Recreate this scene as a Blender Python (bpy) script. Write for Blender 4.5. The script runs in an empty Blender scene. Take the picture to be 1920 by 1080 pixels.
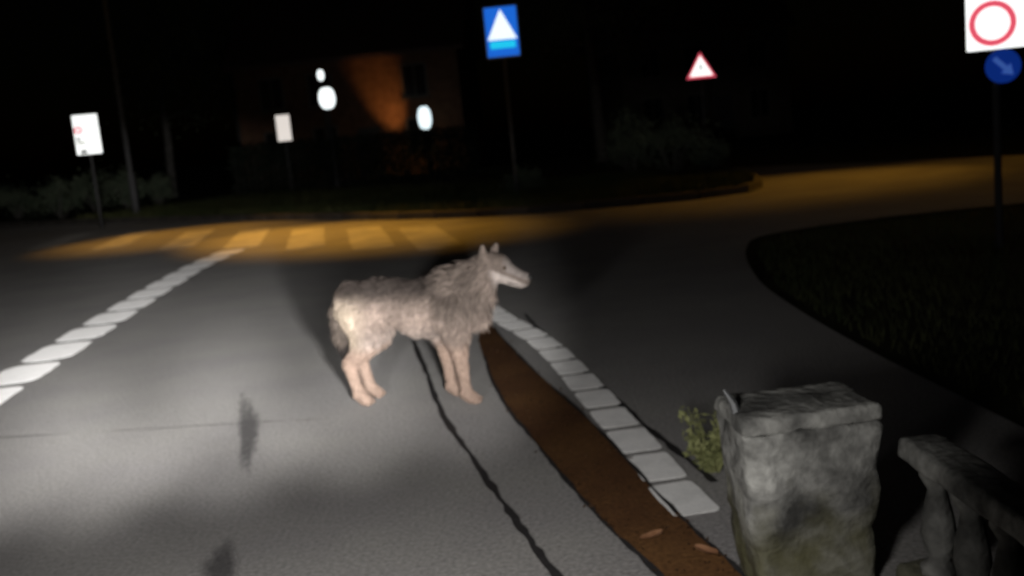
import bpy, bmesh, math, random
import numpy as np
from mathutils import Vector, Matrix, geometry
rng = np.random.default_rng(7); random.seed(7)
scene = bpy.context.scene
col = scene.collection
R_ = math.radians

# ------------------------------------------------------------------ camera
FPX = 1900.0; PITCH = R_(8.78); ROLL = R_(5.5); CAM = np.array([0, 0, 1.5])
F_ = np.array([0, math.cos(PITCH), -math.sin(PITCH)])
R0 = np.array([1., 0, 0]); U0 = np.array([0, math.sin(PITCH), math.cos(PITCH)])
RX = math.cos(ROLL)*R0 - math.sin(ROLL)*U0
UY = math.sin(ROLL)*R0 + math.cos(ROLL)*U0
cam_d = bpy.data.cameras.new('camera'); cam = bpy.data.objects.new('camera', cam_d); col.objects.link(cam)
cam_d.sensor_width = 36; cam_d.lens = FPX/1920*36; cam_d.clip_end = 2000; cam_d.clip_start = 0.05
cam_d.dof.use_dof = True; cam_d.dof.focus_distance = 1.6; cam_d.dof.aperture_fstop = 4.2
m = Matrix.Identity(4)
for i in range(3):
    m[i][0] = RX[i]; m[i][1] = UY[i]; m[i][2] = -F_[i]; m[i][3] = CAM[i]
cam.matrix_world = m
scene.camera = cam

def ray(x, y): return F_ + RX*(x-960)/FPX - UY*(y-540)/FPX
def gnd(x, y, z=0.0):
    d = ray(x, y); t = (z-CAM[2])/d[2]; return CAM + t*d
def at(x, y, Y):
    d = ray(x, y); return CAM + d*(Y/d[1])

# ------------------------------------------------------------------ night sky, faint moon, headlights
world = bpy.data.worlds.new('World'); scene.world = world; world.use_nodes = True
wn = world.node_tree.nodes; wl = world.node_tree.links
sky = wn.new('ShaderNodeTexSky'); sky.sky_type = 'NISHITA'; sky.sun_disc = False
sky.sun_elevation = R_(2); sky.sun_rotation = R_(200)
wl.new(sky.outputs[0], wn['Background'].inputs[0]); wn['Background'].inputs[1].default_value = 0.0002
sun_d = bpy.data.lights.new('moon', 'SUN'); sun_d.energy = 0.004; sun_d.angle = R_(0.5); sun_d.color = (.8, .88, 1)
sun = bpy.data.objects.new('moon', sun_d); col.objects.link(sun); sun.rotation_euler = (R_(50), 0, R_(200)); sun.location = (0, 0, 30)

def spot(name, loc, target, power, size, blend, color, sx=1.0, radius=.06, parent=None):
    d = bpy.data.lights.new(name, 'SPOT'); d.energy = power; d.spot_size = R_(size); d.spot_blend = blend
    d.color = color; d.shadow_soft_size = radius
    o = bpy.data.objects.new(name, d); col.objects.link(o)
    v = Vector(target)-Vector(loc)
    o.rotation_euler = v.to_track_quat('-Z', 'Y').to_euler(); o.location = loc; o.scale = (sx, 1, 1)
    if parent is not None:
        bpy.context.view_layer.update()
        o.parent = parent; o.matrix_parent_inverse = parent.matrix_world.inverted()
    return o
# the two headlights of the car the picture is taken from: dipped and main beam
HEAD = (1.0, .965, .93)
for lx, ly, yaw, pw in ((-1.15, 1.35, -14.5, 1850), (.1, 1.55, -17, 1500)):
    for off, k in ((-20, .40), (-10, .68), (0, .90), (10, .34 if lx < -1 else .55)):
        a = R_(yaw+off); p = R_(-7.4)
        spot('dipped_headlight', (lx, ly, .95), (lx+math.sin(a)*math.cos(p), ly+math.cos(a)*math.cos(p), .95+math.sin(p)), pw*k, 22.5, 1.0, HEAD, 1.0, .10)
    spot('headlight_spill', (lx, ly, .95), (lx-.7, 5.0, 0), 100, 118, 1.0, HEAD, 1.0, .10)
for lx, ly, tx, ty, tz, pw in ((-.95, 1.4, -11.5, 30, 1.4, 5200), (-.1, 1.55, 3.8, 30, 1.2, 900)):
    spot('main_headlight', (lx, ly, .95), (tx, ty, tz), pw, 6, 1.0, HEAD, 4.2)

vs = scene.view_settings
vs.view_transform = 'Standard'; vs.look = 'None'; vs.exposure = 0; vs.gamma = 1; vs.use_curve_mapping = False

# ------------------------------------------------------------------ helpers
def tag(o, label=None, cat=None, group=None, kind=None):
    if label: o['label'] = label
    if cat: o['category'] = cat
    if group: o['group'] = group
    if kind: o['kind'] = kind
    return o
def link(name, me, mat=None, parent=None, smooth=False):
    o = bpy.data.objects.new(name, me); col.objects.link(o)
    if mat is not None and not me.materials: me.materials.append(mat)
    if smooth:
        for p in me.polygons: p.use_smooth = True
    if parent is not None: o.parent = parent
    return o
def empty(name, loc=(0, 0, 0), rz=0.0):
    o = bpy.data.objects.new(name, None); col.objects.link(o); o.location = loc; o.rotation_euler = (0, 0, rz)
    o.empty_display_size = .1
    return o
def mesh(name, v, f):
    me = bpy.data.meshes.new(name); me.from_pydata([tuple(map(float, p)) for p in v], [], [tuple(map(int, q)) for q in f]); me.update()
    return me
def npmesh(name, V, T):
    """big triangle soup, V (n,3), T (m,3)"""
    me = bpy.data.meshes.new(name)
    V = np.asarray(V, np.float32); T = np.asarray(T, np.int32)
    me.vertices.add(len(V)); me.vertices.foreach_set('co', V.ravel())
    me.loops.add(T.size); me.loops.foreach_set('vertex_index', T.ravel())
    me.polygons.add(len(T)); me.polygons.foreach_set('loop_start', np.arange(len(T), dtype=np.int32)*T.shape[1])
    try: me.polygons.foreach_set('loop_total', np.full(len(T), T.shape[1], np.int32))
    except Exception: pass
    me.update(calc_edges=True); me.validate()
    return me
class MB:
    def __init__(s): s.v = []; s.f = []
    def add(s, v, f):
        n = len(s.v); s.v += [tuple(map(float, p)) for p in v]; s.f += [tuple(i+n for i in q) for q in f]; return s
    def box(s, c, d, rz=0.0, taper=1.0):
        cx, cy, cz = c; hx, hy, hz = d[0]/2, d[1]/2, d[2]/2; P = []
        for z in (-1, 1):
            k = taper if z > 0 else 1
            for x, y in ((-1, -1), (1, -1), (1, 1), (-1, 1)):
                X, Y = x*hx*k, y*hy*k
                P.append((cx+X*math.cos(rz)-Y*math.sin(rz), cy+X*math.sin(rz)+Y*math.cos(rz), cz+z*hz))
        return s.add(P, [(3, 2, 1, 0), (4, 5, 6, 7), (0, 1, 5, 4), (1, 2, 6, 5), (2, 3, 7, 6), (3, 0, 4, 7)])
    def tube(s, pts, rad, n=10):
        pts = [Vector(p) for p in pts]; rings = []
        for i, p in enumerate(pts):
            t = (pts[min(i+1, len(pts)-1)]-pts[max(i-1, 0)]).normalized()
            a = t.cross(Vector((.31, .95, .07))).normalized(); b = t.cross(a)
            r = rad[i] if hasattr(rad, '__len__') else rad
            rings.append([p+a*r*math.cos(k*2*math.pi/n)+b*r*math.sin(k*2*math.pi/n) for k in range(n)])
        V = [q for r in rings for q in r]; Fc = []
        for i in range(len(pts)-1):
            for k in range(n):
                Fc.append((i*n+k, i*n+(k+1) % n, (i+1)*n+(k+1) % n, (i+1)*n+k))
        Fc.append(tuple(range(n-1, -1, -1))); Fc.append(tuple(range((len(pts)-1)*n, len(pts)*n)))
        return s.add(V, Fc)
    def lathe(s, c, prof, n=20):
        V = []; Fc = []; m_ = len(prof)
        for r, z in prof:
            for k in range(n): V.append((c[0]+r*math.cos(k*2*math.pi/n), c[1]+r*math.sin(k*2*math.pi/n), c[2]+z))
        for i in range(m_-1):
            for k in range(n): Fc.append((i*n+k, i*n+(k+1) % n, (i+1)*n+(k+1) % n, (i+1)*n+k))
        Fc.append(tuple(range(n-1, -1, -1))); Fc.append(tuple(range((m_-1)*n, m_*n)))
        return s.add(V, Fc)
    def prism(s, poly, y0, y1):
        """polygon in x,z pushed along y"""
        n = len(poly); V = [(x, y0, z) for x, z in poly]+[(x, y1, z) for x, z in poly]
        Fc = [tuple(range(n)), tuple(range(2*n-1, n-1, -1))]+[(i+n, (i+1) % n+n, (i+1) % n, i) for i in range(n)]
        return s.add(V, Fc)
    def slab(s, poly, z0, z1):
        n = len(poly); V = [(x, y, z0) for x, y in poly]+[(x, y, z1) for x, y in poly]
        Fc = [tuple(range(n-1, -1, -1)), tuple(range(n, 2*n))]+[(i, (i+1) % n, (i+1) % n+n, i+n) for i in range(n)]
        return s.add(V, Fc)
    def build(s, name, mat, parent=None, bevel=0, smooth=False):
        me = mesh(name, s.v, s.f)
        bm = bmesh.new(); bm.from_mesh(me); bmesh.ops.recalc_face_normals(bm, faces=bm.faces)
        if bevel:
            bmesh.ops.bevel(bm, geom=list(bm.edges), offset=bevel, segments=2, affect='EDGES', profile=.6)
        bm.to_mesh(me); bm.free()
        return link(name, me, mat, parent, smooth)
def copy_tree(o, parent=None):
    c = o.copy(); col.objects.link(c); c.parent = parent
    for ch in list(o.children): copy_tree(ch, c)
    return c
def circ(r, n=32, cx=0, cz=0): return [(cx+r*math.cos(-k*2*math.pi/n), cz+r*math.sin(-k*2*math.pi/n)) for k in range(n)]
def ringmesh(mb, r0, r1, y, n=40, cx=0, cz=0):
    V = []; Fc = []
    for k in range(n):
        a = k*2*math.pi/n
        V += [(cx+r0*math.cos(a), y, cz+r0*math.sin(a)), (cx+r1*math.cos(a), y, cz+r1*math.sin(a)),
              (cx+r0*math.cos(a), y+.003, cz+r0*math.sin(a)), (cx+r1*math.cos(a), y+.003, cz+r1*math.sin(a))]
    for k in range(n):
        a = 4*k; b = 4*((k+1) % n)
        Fc += [(a, b, b+1, a+1), (a+2, a+3, b+3, b+2), (a+1, b+1, b+3, a+3), (a, a+2, b+2, b)]
    return mb.add(V, Fc)

# ------------------------------------------------------------------ materials
def mat(name, color=(.5, .5, .5), rough=.8, var=.0, scale=8.0, color2=None, bump=0.0, bscale=40.0, metal=0.0,
        emit=None, estr=0.0, attr=None, detail=6.0, lo=.35, hi=.65, spec=.5, coords='Object', sheen=0.0):
    M = bpy.data.materials.new(name); M.use_nodes = True; nt = M.node_tree; N = nt.nodes; L = nt.links
    b = N['Principled BSDF']; b.inputs['Roughness'].default_value = rough; b.inputs['Metallic'].default_value = metal
    b.inputs['Specular IOR Level'].default_value = spec
    if sheen: b.inputs['Sheen Weight'].default_value = sheen
    b.inputs['Base Color'].default_value = (*color, 1)
    tc = N.new('ShaderNodeTexCoord')
    src = None
    if attr:
        a = N.new('ShaderNodeAttribute'); a.attribute_name = attr; src = a.outputs['Color']
    if color2 is not None:
        nz = N.new('ShaderNodeTexNoise'); nz.inputs['Scale'].default_value = scale; nz.inputs['Detail'].default_value = detail
        L.new(tc.outputs[coords], nz.inputs['Vector'])
        rp = N.new('ShaderNodeValToRGB'); rp.color_ramp.elements[0].position = lo; rp.color_ramp.elements[1].position = hi
        rp.color_ramp.elements[0].color = (*color, 1); rp.color_ramp.elements[1].color = (*color2, 1)
        L.new(nz.outputs[0], rp.inputs[0]); src = rp.outputs[0]
    if var:
        nz2 = N.new('ShaderNodeTexNoise'); nz2.inputs['Scale'].default_value = bscale; nz2.inputs['Detail'].default_value = 3
        L.new(tc.outputs[coords], nz2.inputs['Vector'])
        mr = N.new('ShaderNodeMapRange'); mr.inputs[1].default_value = .25; mr.inputs[2].default_value = .75
        mr.inputs[3].default_value = 1-var; mr.inputs[4].default_value = 1+var; L.new(nz2.outputs[0], mr.inputs[0])
        mx = N.new('ShaderNodeMix'); mx.data_type = 'RGBA'; mx.blend_type = 'MULTIPLY'; mx.inputs[0].default_value = 1
        if src is not None: L.new(src, mx.inputs[6])
        else: mx.inputs[6].default_value = (*color, 1)
        L.new(mr.outputs[0], mx.inputs[7]); src = mx.outputs[2]
    if src is not None: L.new(src, b.inputs['Base Color'])
    if bump:
        nb = N.new('ShaderNodeTexNoise'); nb.inputs['Scale'].default_value = bscale; nb.inputs['Detail'].default_value = 5
        L.new(tc.outputs[coords], nb.inputs['Vector'])
        bp = N.new('ShaderNodeBump'); bp.inputs['Strength'].default_value = bump; bp.inputs['Distance'].default_value = .02
        L.new(nb.outputs[0], bp.inputs['Height']); L.new(bp.outputs[0], b.inputs['Normal'])
    if emit is not None:
        b.inputs['Emission Color'].default_value = (*emit, 1); b.inputs['Emission Strength'].default_value = estr
    return M
M_asphalt = mat('asphalt', (.135, .123, .126), .9, var=.55, color2=(.215, .205, .186), scale=1.1, bump=.5, bscale=55, lo=.3, hi=.7, spec=.25, sheen=.30)
M_strip = mat('red_brown_asphalt', (.105, .045, .020), .9, var=.35, color2=(.170, .082, .030), scale=1.7, bump=.35, bscale=60, spec=.2)
M_tar = mat('tar', (.034, .032, .033), .75, var=.3, bscale=30, spec=.3)
M_paint = mat('road_paint', (.62, .63, .65), .75, var=.08, color2=(.84, .86, .88), scale=9, bump=.12, bscale=60, lo=.30, hi=.5, sheen=1.0)
M_paintworn = mat('worn_road_paint', (.48, .48, .47), .85, var=.14, color2=(.76, .76, .75), scale=6, bump=.15, bscale=60, lo=.33, hi=.56, sheen=1.0)
M_zebra = mat('zebra_paint', (.18, .175, .17), .85, var=.2, color2=(.34, .33, .31), scale=2.2, lo=.32, hi=.6, sheen=.25)
M_soil = mat('verge_soil', (.030, .030, .018), .95, var=.3, color2=(.055, .055, .03), scale=1.5, bump=.4, bscale=25, spec=.1)
M_grass = mat('grass_blade', (.05, .07, .025), .8, color2=(.10, .105, .045), scale=.7, spec=.2)
M_leaf = mat('shrub_leaf', (.05, .07, .045), .7, color2=(.10, .12, .08), scale=2.5, spec=.25)
M_weed = mat('weed_leaf', (.20, .22, .09), .75, color2=(.32, .33, .15), scale=14, spec=.2)
M_dry = mat('dry_leaf', (.30, .14, .07), .8, color2=(.42, .22, .12), scale=30, spec=.2)
M_bark = mat('bark', (.055, .053, .050), .95, color2=(.11, .105, .10), scale=6, bump=.6, bscale=14, spec=.1)
M_kerb = mat('kerb_stone', (.07, .065, .06), .9, var=.2, color2=(.11, .10, .09), scale=3, bump=.3, bscale=40, spec=.2)
M_metal = mat('galvanised_steel', (.16, .165, .17), .5, var=.12, bscale=12, metal=.7)
M_post = mat('dull_grey_post', (.045, .045, .048), .7, var=.2, bscale=9)
M_dark = mat('dark_paint', (.03, .032, .035), .55)
M_white = mat('glowing_white_sheet', (.82, .84, .84), .5, spec=.4, emit=(.97, 1, .98), estr=1.3)  # sign sheets emit weakly, standing in for headlight thrown back by reflective sheeting
M_red = mat('glowing_red_sheet', (.55, .03, .04), .5, spec=.4, emit=(.85, .10, .16), estr=.9)
M_blue = mat('glowing_blue_sheet', (.010, .06, .42), .5, spec=.4, emit=(.004, .03, .25), estr=.6)  # emission replaces reflected headlight here too, no lamp inside
M_paleblue = mat('glowing_pale_blue_sheet', (.16, .34, .75), .5, spec=.4, emit=(.05, .13, .5), estr=.6)
M_black = mat('black_print', (.02, .02, .02), .6)
M_grey = mat('grey_print', (.22, .22, .22), .6)
M_cream = mat('cream_print', (.75, .72, .45), .6)
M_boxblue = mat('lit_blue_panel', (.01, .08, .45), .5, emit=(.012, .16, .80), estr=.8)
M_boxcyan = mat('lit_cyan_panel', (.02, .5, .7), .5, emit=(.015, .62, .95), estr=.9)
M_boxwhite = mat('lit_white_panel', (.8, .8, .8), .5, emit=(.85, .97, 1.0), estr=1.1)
M_boxrim = mat('sign_rim', (.30, .34, .42), .5)
M_lampw = mat('lit_lamp_glass', (.9, .9, .9), .4, emit=(.93, 1.0, 1.0), estr=1.5)
M_lampb = mat('lit_cold_lamp_glass', (.9, .9, .9), .4, emit=(.80, .95, 1.0), estr=1.3)
M_panelw = mat('lit_panel', (.8, .8, .8), .5, emit=(1.0, .92, .85), estr=.75, color2=(.6, .55, .52), scale=7)
M_sodium = mat('lit_sodium_lens', (.9, .6, .2), .4, emit=(1.0, .55, .10), estr=30)
M_brick = mat('house_brick', (.10, .055, .035), .9, color2=(.15, .085, .055), scale=3, spec=.2)
M_mortar = mat('house_render', (.07, .06, .05), .9, color2=(.09, .08, .07), scale=2, spec=.2)
M_roof = mat('roof_tile', (.07, .045, .04), .85, color2=(.10, .06, .05), scale=5)
M_glass = mat('dark_glass', (.012, .014, .018), .12)
M_frame = mat('window_frame', (.10, .09, .08), .6)

# ------------------------------------------------------------------ ground, road
def flat(name, poly, z, mt, parent=None):
    P = [Vector((x, y, z)) for x, y in poly]
    tri = geometry.tessellate_polygon([P])
    me = mesh(name, P, tri)
    bm = bmesh.new(); bm.from_mesh(me); bmesh.ops.recalc_face_normals(bm, faces=bm.faces)
    for f in bm.faces:
        if f.normal.z < 0: f.normal_flip()
    bm.to_mesh(me); bm.free()
    return link(name, me, mt, parent)
g = flat('ground', [(-600, -600), (600, -600), (600, 600), (-600, 600)], -.03, M_soil); tag(g, kind='structure')

FAR_EDGE = [(-26, 41), (-19, 35.4), (-13, 30.4), (-9.6, 27.4), (-6.8, 24.9), (-4.0, 22.0), (-2.2, 20.0), (-.8, 18.8), (.6, 18.2), (2.4, 17.9), (3.6, 17.9),
            (4.4, 18.3), (4.9, 19.3), (5.2, 21), (5.4, 24), (5.6, 27.3)]
RIGHT_FAR = [(7.2, 25.3), (8.8, 23.2), (10.6, 21.3), (14, 18.6), (20, 15), (30, 11)]
RIGHT_NEAR = [(30, 3), (18, 8.4), (12, 11.2), (8, 12.4), (5.2, 12.6), (3.2, 12.0), (2.6, 11.0), (2.2, 9.0), (2.1, 7.6), (2.1, 6), (2.2, 4), (2.3, 2), (2.4, -3), (2.5, -9)]
LEFT_ = [(-7.4, -9), (-7.2, 4), (-7.4, 10), (-8.2, 14.5), (-10.2, 18.2), (-14, 21.5), (-22, 27), (-34, 34)]
def smooth_line(ctrl, n=40):
    c = np.array(ctrl, float); t = np.linspace(0, len(c)-1, n); out = []
    for u in t:
        i = min(int(u), len(c)-2); f = u-i
        p0, p1, p2, p3 = c[max(i-1, 0)], c[i], c[i+1], c[min(i+2, len(c)-1)]
        out.append(.5*((2*p1)+(-p0+p2)*f+(2*p0-5*p1+4*p2-p3)*f*f+(-p0+3*p1-3*p2+p3)*f**3))
    return out
RIGHT_NEAR = [tuple(p) for p in smooth_line(RIGHT_NEAR, 60)]; LEFT = [tuple(p) for p in smooth_line(LEFT_, 30)]
road = flat('road', FAR_EDGE+RIGHT_FAR+RIGHT_NEAR+LEFT, 0.0, M_asphalt); tag(road, kind='structure')

# raised verge behind the junction and its kerb stones
verge = MB()
back = [(5.9, 34), (7, 60), (6, 130), (-60, 130), (-60, 60), (-34, 47)]
vp = FAR_EDGE+back
bmv = bmesh.new()
P = [Vector((x, y, .10)) for x, y in vp]
for t in geometry.tessellate_polygon([P]): verge.add([P[i] for i in t], [(0, 1, 2)])
vo = verge.build('verge', M_soil); bmv.free(); tag(vo, kind='structure')
kerb = empty('kerb'); tag(kerb, kind='structure')
def polyline(pts, step):
    """points about every `step` metres along a polyline"""
    pts = [np.array(p, float) for p in pts]; seg = [np.linalg.norm(b-a) for a, b in zip(pts, pts[1:])]
    tot = sum(seg); out = []; s = 0.0
    while s <= tot+1e-6:
        r = s
        for (a, b), l in zip(zip(pts, pts[1:]), seg):
            if r <= l or (b is pts[-1]): out.append(a+(b-a)*min(r/l, 1)); break
            r -= l
        s += step
    return out
kp = polyline(FAR_EDGE, 1.0); kme = None
for a, b in zip(kp, kp[1:]):
    d = b-a; L_ = np.linalg.norm(d); c = (a+b)/2; ang = math.atan2(d[1], d[0])
    if kme is None:
        k0 = MB().box((0, 0, .06), (.985, .15, .17)).build('kerb_stone', M_kerb, None, bevel=.015); kme = k0.data; o = k0
    else:
        o = bpy.data.objects.new('kerb_stone', kme); col.objects.link(o)
    o.parent = kerb; o.location = (c[0], c[1], 0); o.rotation_euler = (0, 0, ang); o.scale = (L_, 1, 1+random.uniform(-.06, .06))

# red-brown strip, tar seams, stains
def ribbon(name, pts, widths, z, mt, parent, rough=0.0):
    pts = [np.array(p, float) for p in pts]; V = []; Fc = []
    for i, p in enumerate(pts):
        t = pts[min(i+1, len(pts)-1)]-pts[max(i-1, 0)]; t /= np.linalg.norm(t); n = np.array([t[1], -t[0]])
        w = (widths[i] if hasattr(widths, '__len__') else widths)*(1+.35*math.sin(i*1.3+3)*math.sin(i*.47))
        V += [(*(p-n*(w/2+random.uniform(-rough, rough))), z), (*(p+n*(w/2+random.uniform(-rough, rough))), z)]
        if i: Fc.append((2*i-2, 2*i-1, 2*i+1, 2*i))
    return link(name, mesh(name, V, Fc), mt, parent)
def gl(pts): return [gnd(x, y)[:2] for x, y in pts]
strip_l = gl([(897, 640), (935, 740), (1005, 832), (1112, 960), (1235, 1080)])
strip_r = gl([(905, 592), (985, 680), (1110, 795), (1265, 960), (1395, 1080)])
def ext(P_): return P_+[P_[-1]+(P_[-1]-P_[-2])*1.5, P_[-1]+(P_[-1]-P_[-2])*4]
sl = smooth_line(ext([np.array(p) for p in strip_l]), 60); sr = smooth_line(ext([np.array(p) for p in strip_r]), 60)
V = []; Fc = []
for i, (a, b) in enumerate(zip(sl, sr)):
    V += [(*a, .004), (*b, .004)]
    if i: Fc.append((2*i-2, 2*i-1, 2*i+1, 2*i))
so = link('cycle_strip', mesh('cycle_strip', V, Fc), M_strip, road)
so['label'] = 'red brown asphalt strip beside the dashed block line'
ribbon('tar_seam', sl[4:], .018, .008, M_tar, road, .006)
ribbon('tar_seam', sr[4:], .014, .008, M_tar, road, .005)
ribbon('tar_seam', smooth_line(ext([np.array(p) for p in gl([(775, 640), (800, 700), (832, 780), (900, 880), (970, 980), (1040, 1075)])]), 60), .030, .004, M_tar, road, .007)
ribbon('tar_seam', smooth_line(gl([(985, 590), (1015, 622), (1100, 700), (1200, 790), (1340, 905)]), 50), .030, .004, M_tar, road, .008)
ribbon('tar_seam', smooth_line([(-7.0, 5.9), (-4.4, 5.95), (-2.2, 5.7), (-1.1, 5.55)], 40), .007, .004, M_tar, road, .004)
M_stain = M_asphalt.copy(); M_stain.name = 'tar_stained_asphalt'
nt_ = M_stain.node_tree; bs = nt_.nodes['Principled BSDF']; src_ = bs.inputs['Base Color'].links[0].from_socket
at_ = nt_.nodes.new('ShaderNodeAttribute'); at_.attribute_name = 'cover'
nz_ = nt_.nodes.new('ShaderNodeTexNoise'); nz_.inputs['Scale'].default_value = 16; nz_.inputs['Detail'].default_value = 5
ma_ = nt_.nodes.new('ShaderNodeMath'); ma_.operation = 'MULTIPLY_ADD'; ma_.inputs[1].default_value = .9; nt_.links.new(nz_.outputs[0], ma_.inputs[0]); nt_.links.new(at_.outputs['Fac'], ma_.inputs[2])
mr_ = nt_.nodes.new('ShaderNodeMapRange'); mr_.inputs[1].default_value = .45; mr_.inputs[2].default_value = 1.2; mr_.inputs[4].default_value = .78; nt_.links.new(ma_.outputs[0], mr_.inputs[0])
mx_ = nt_.nodes.new('ShaderNodeMix'); mx_.data_type = 'RGBA'; nt_.links.new(mr_.outputs[0], mx_.inputs[0]); nt_.links.new(src_, mx_.inputs[6]); mx_.inputs[7].default_value = (.028, .026, .030, 1)
nt_.links.new(mx_.outputs[2], bs.inputs['Base Color'])
ms_ = nt_.nodes.new('ShaderNodeMapRange'); ms_.inputs[3].default_value = .30; ms_.inputs[4].default_value = .04; nt_.links.new(mr_.outputs[0], ms_.inputs[0]); nt_.links.new(ms_.outputs[0], bs.inputs['Sheen Weight'])
def stain(cpx, w, h, seed):
    r2 = np.random.default_rng(seed); n = 30; V = []; cov = []
    for ri, r in enumerate((1.0, .75, .5, .25)):
        for k in range(n):
            a = k*2*math.pi/n; j = 1+.16*math.sin(3*a+seed)+.08*math.sin(7*a+2*seed)
            q = gnd(cpx[0]+w*1.5*math.cos(a)*j*r, cpx[1]+h*1.25*math.sin(a)*j*r)[:2]; V.append((*q, .004)); cov.append((0, .45, .7, .8)[ri])
    V.append((*gnd(*cpx)[:2], .004)); cov.append(.8); Fc = []
    for ri in range(3):
        for k in range(n): Fc.append((ri*n+k, (ri+1)*n+k, (ri+1)*n+(k+1) % n, ri*n+(k+1) % n))
    for k in range(n): Fc.append((3*n+k, 4*n, 3*n+(k+1) % n))
    me = mesh('tar_patch', V, Fc); at2 = me.attributes.new('cover', 'FLOAT', 'POINT'); at2.data.foreach_set('value', np.array(cov, np.float32))
    bm = bmesh.new(); bm.from_mesh(me); bmesh.ops.recalc_face_normals(bm, faces=bm.faces)
    for f in bm.faces:
        if f.normal.z < 0: f.normal_flip()
    bm.to_mesh(me); bm.free()
    return link('tar_patch', me, M_stain, road)
stain((465, 812), 15, 62, 2); stain((416, 1070), 24, 44, 5)

# painted blocks: left lane line, right edge line, zebra crossing
def block(c, d, L_, W_, z, mt, nm='painted_block', rag=.006, round_=.3):
    d = np.array(d)/np.linalg.norm(d); n = np.array([d[1], -d[0]]); c = np.array(c)
    P = []
    rr = min(L_, W_)*round_
    for qx, qy, a0 in ((-1, -1, 1.5*math.pi), (-1, 1, math.pi), (1, 1, math.pi/2), (1, -1, 0)):
        for k in range(5):
            th = a0-k*math.pi/8; X = qx*(L_/2-rr)+rr*math.cos(th); Y = qy*(W_/2-rr)+rr*math.sin(th)
            P.append(tuple(c+d*(X+random.uniform(-rag, rag))+n*(Y+random.uniform(-rag, rag))))
        if qx == -1 and qy == 1 or qx == 1 and qy == -1:
            for f in (.25, .5, .75):
                X = qx*(L_/2-rr)*(1-2*f); P.append(tuple(c+d*(X+random.uniform(-rag, rag))+n*(qy*W_/2+random.uniform(-rag, rag))))
    return MB().slab(P, .001, z).build(nm, mt, road)
def along(ctrl, step, L_, W_, mt, rag=.006, round_=.3):
    pts = smooth_line(ctrl, 200); acc = 0; last = np.array(pts[0]); nxt = step/2
    for p, q in zip(pts, pts[1:]):
        p = np.array(p); q = np.array(q); l = np.linalg.norm(q-p)
        while acc+l >= nxt:
            block(p+(q-p)*(nxt-acc)/l, q-p, L_*random.uniform(.96, 1.04), W_*random.uniform(.97, 1.03), .006, mt, 'painted_block', rag, round_); nxt += step
        acc += l
left_c = [(-3.62, 5.6), (-3.78, 7.05), (-3.96, 8.75), (-4.16, 10.6), (-4.36, 12.6), (-4.52, 14.8), (-4.50, 16.9)]
along(left_c, .86, .72, .42, M_paint, .007, .30)
right_c = [gnd(*p)[:2] for p in ((1318, 968), (1268, 922), (1165, 800), (1030, 652), (945, 598), (905, 570))]
along(right_c, .40, .335, .19, M_paintworn, .003, .14)
rd = np.array([-.17, .985])
for xc in (75, 200, 328, 450, 572, 702, 830):
    b0 = gnd(xc, 466)[:2]; Lz = 4.0
    block(b0+rd*Lz/2, rd, Lz, .62, .006, M_zebra, 'zebra_stripe', .007, .12)

# ------------------------------------------------------------------ grass
def blades(name, P, hmin, hmax, w, mt, base, label, cat):
    n = len(P); a = rng.uniform(0, 2*math.pi, n); h = rng.uniform(hmin, hmax, n)
    d = np.stack([np.cos(a), np.sin(a), np.zeros(n)], 1); ln = rng.uniform(.1, .6, n)[:, None]*h[:, None]
    a2 = rng.uniform(0, 2*math.pi, n); ld = np.stack([np.cos(a2), np.sin(a2), np.zeros(n)], 1)
    B = np.column_stack([P, np.full(n, base)])
    V = np.stack([B-d*w/2, B+d*w/2, B+ld*ln+np.array([0, 0, 1])*h[:, None]], 1).reshape(-1, 3)
    T = np.arange(3*n).reshape(-1, 3)
    o = link(name, npmesh(name, V, T), mt); tag(o, label, cat, kind='stuff'); return o
fe = np.array(FAR_EDGE[2:-2]); pts = []
for _ in range(60000):
    i = random.randrange(len(fe)-1); t = random.random(); p = fe[i]+(fe[i+1]-fe[i])*t
    d = fe[i+1]-fe[i]; n = np.array([-d[1], d[0]])/np.linalg.norm(d)
    n = n if n[1] > 0 or n[0] < 0 else -n
    pts.append(p+n*(.12+random.random()**1.4*6.5))
blades('verge_grass', np.array(pts), .05, .24, .025, M_grass, .095, 'short rough grass on the raised verge beyond the junction', 'grass')
def inpoly(x, y, poly):
    c = False; j = len(poly)-1
    for i in range(len(poly)):
        if (poly[i][1] > y) != (poly[j][1] > y) and x < (poly[j][0]-poly[i][0])*(y-poly[i][1])/(poly[j][1]-poly[i][1])+poly[i][0]: c = not c
        j = i
    return c
rp_ = FAR_EDGE+RIGHT_FAR+RIGHT_NEAR+LEFT
pts = []
while len(pts) < 24000:
    x, y = random.uniform(1.2, 9), random.uniform(2.5, 12.4)
    if not inpoly(x-.12, y+.08, rp_) and not inpoly(x, y, rp_): pts.append((x, y))
blades('roadside_grass', np.array(pts), .03, .11, .010, M_grass, -.03, 'dark short grass between the road and the side street', 'grass')

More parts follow.
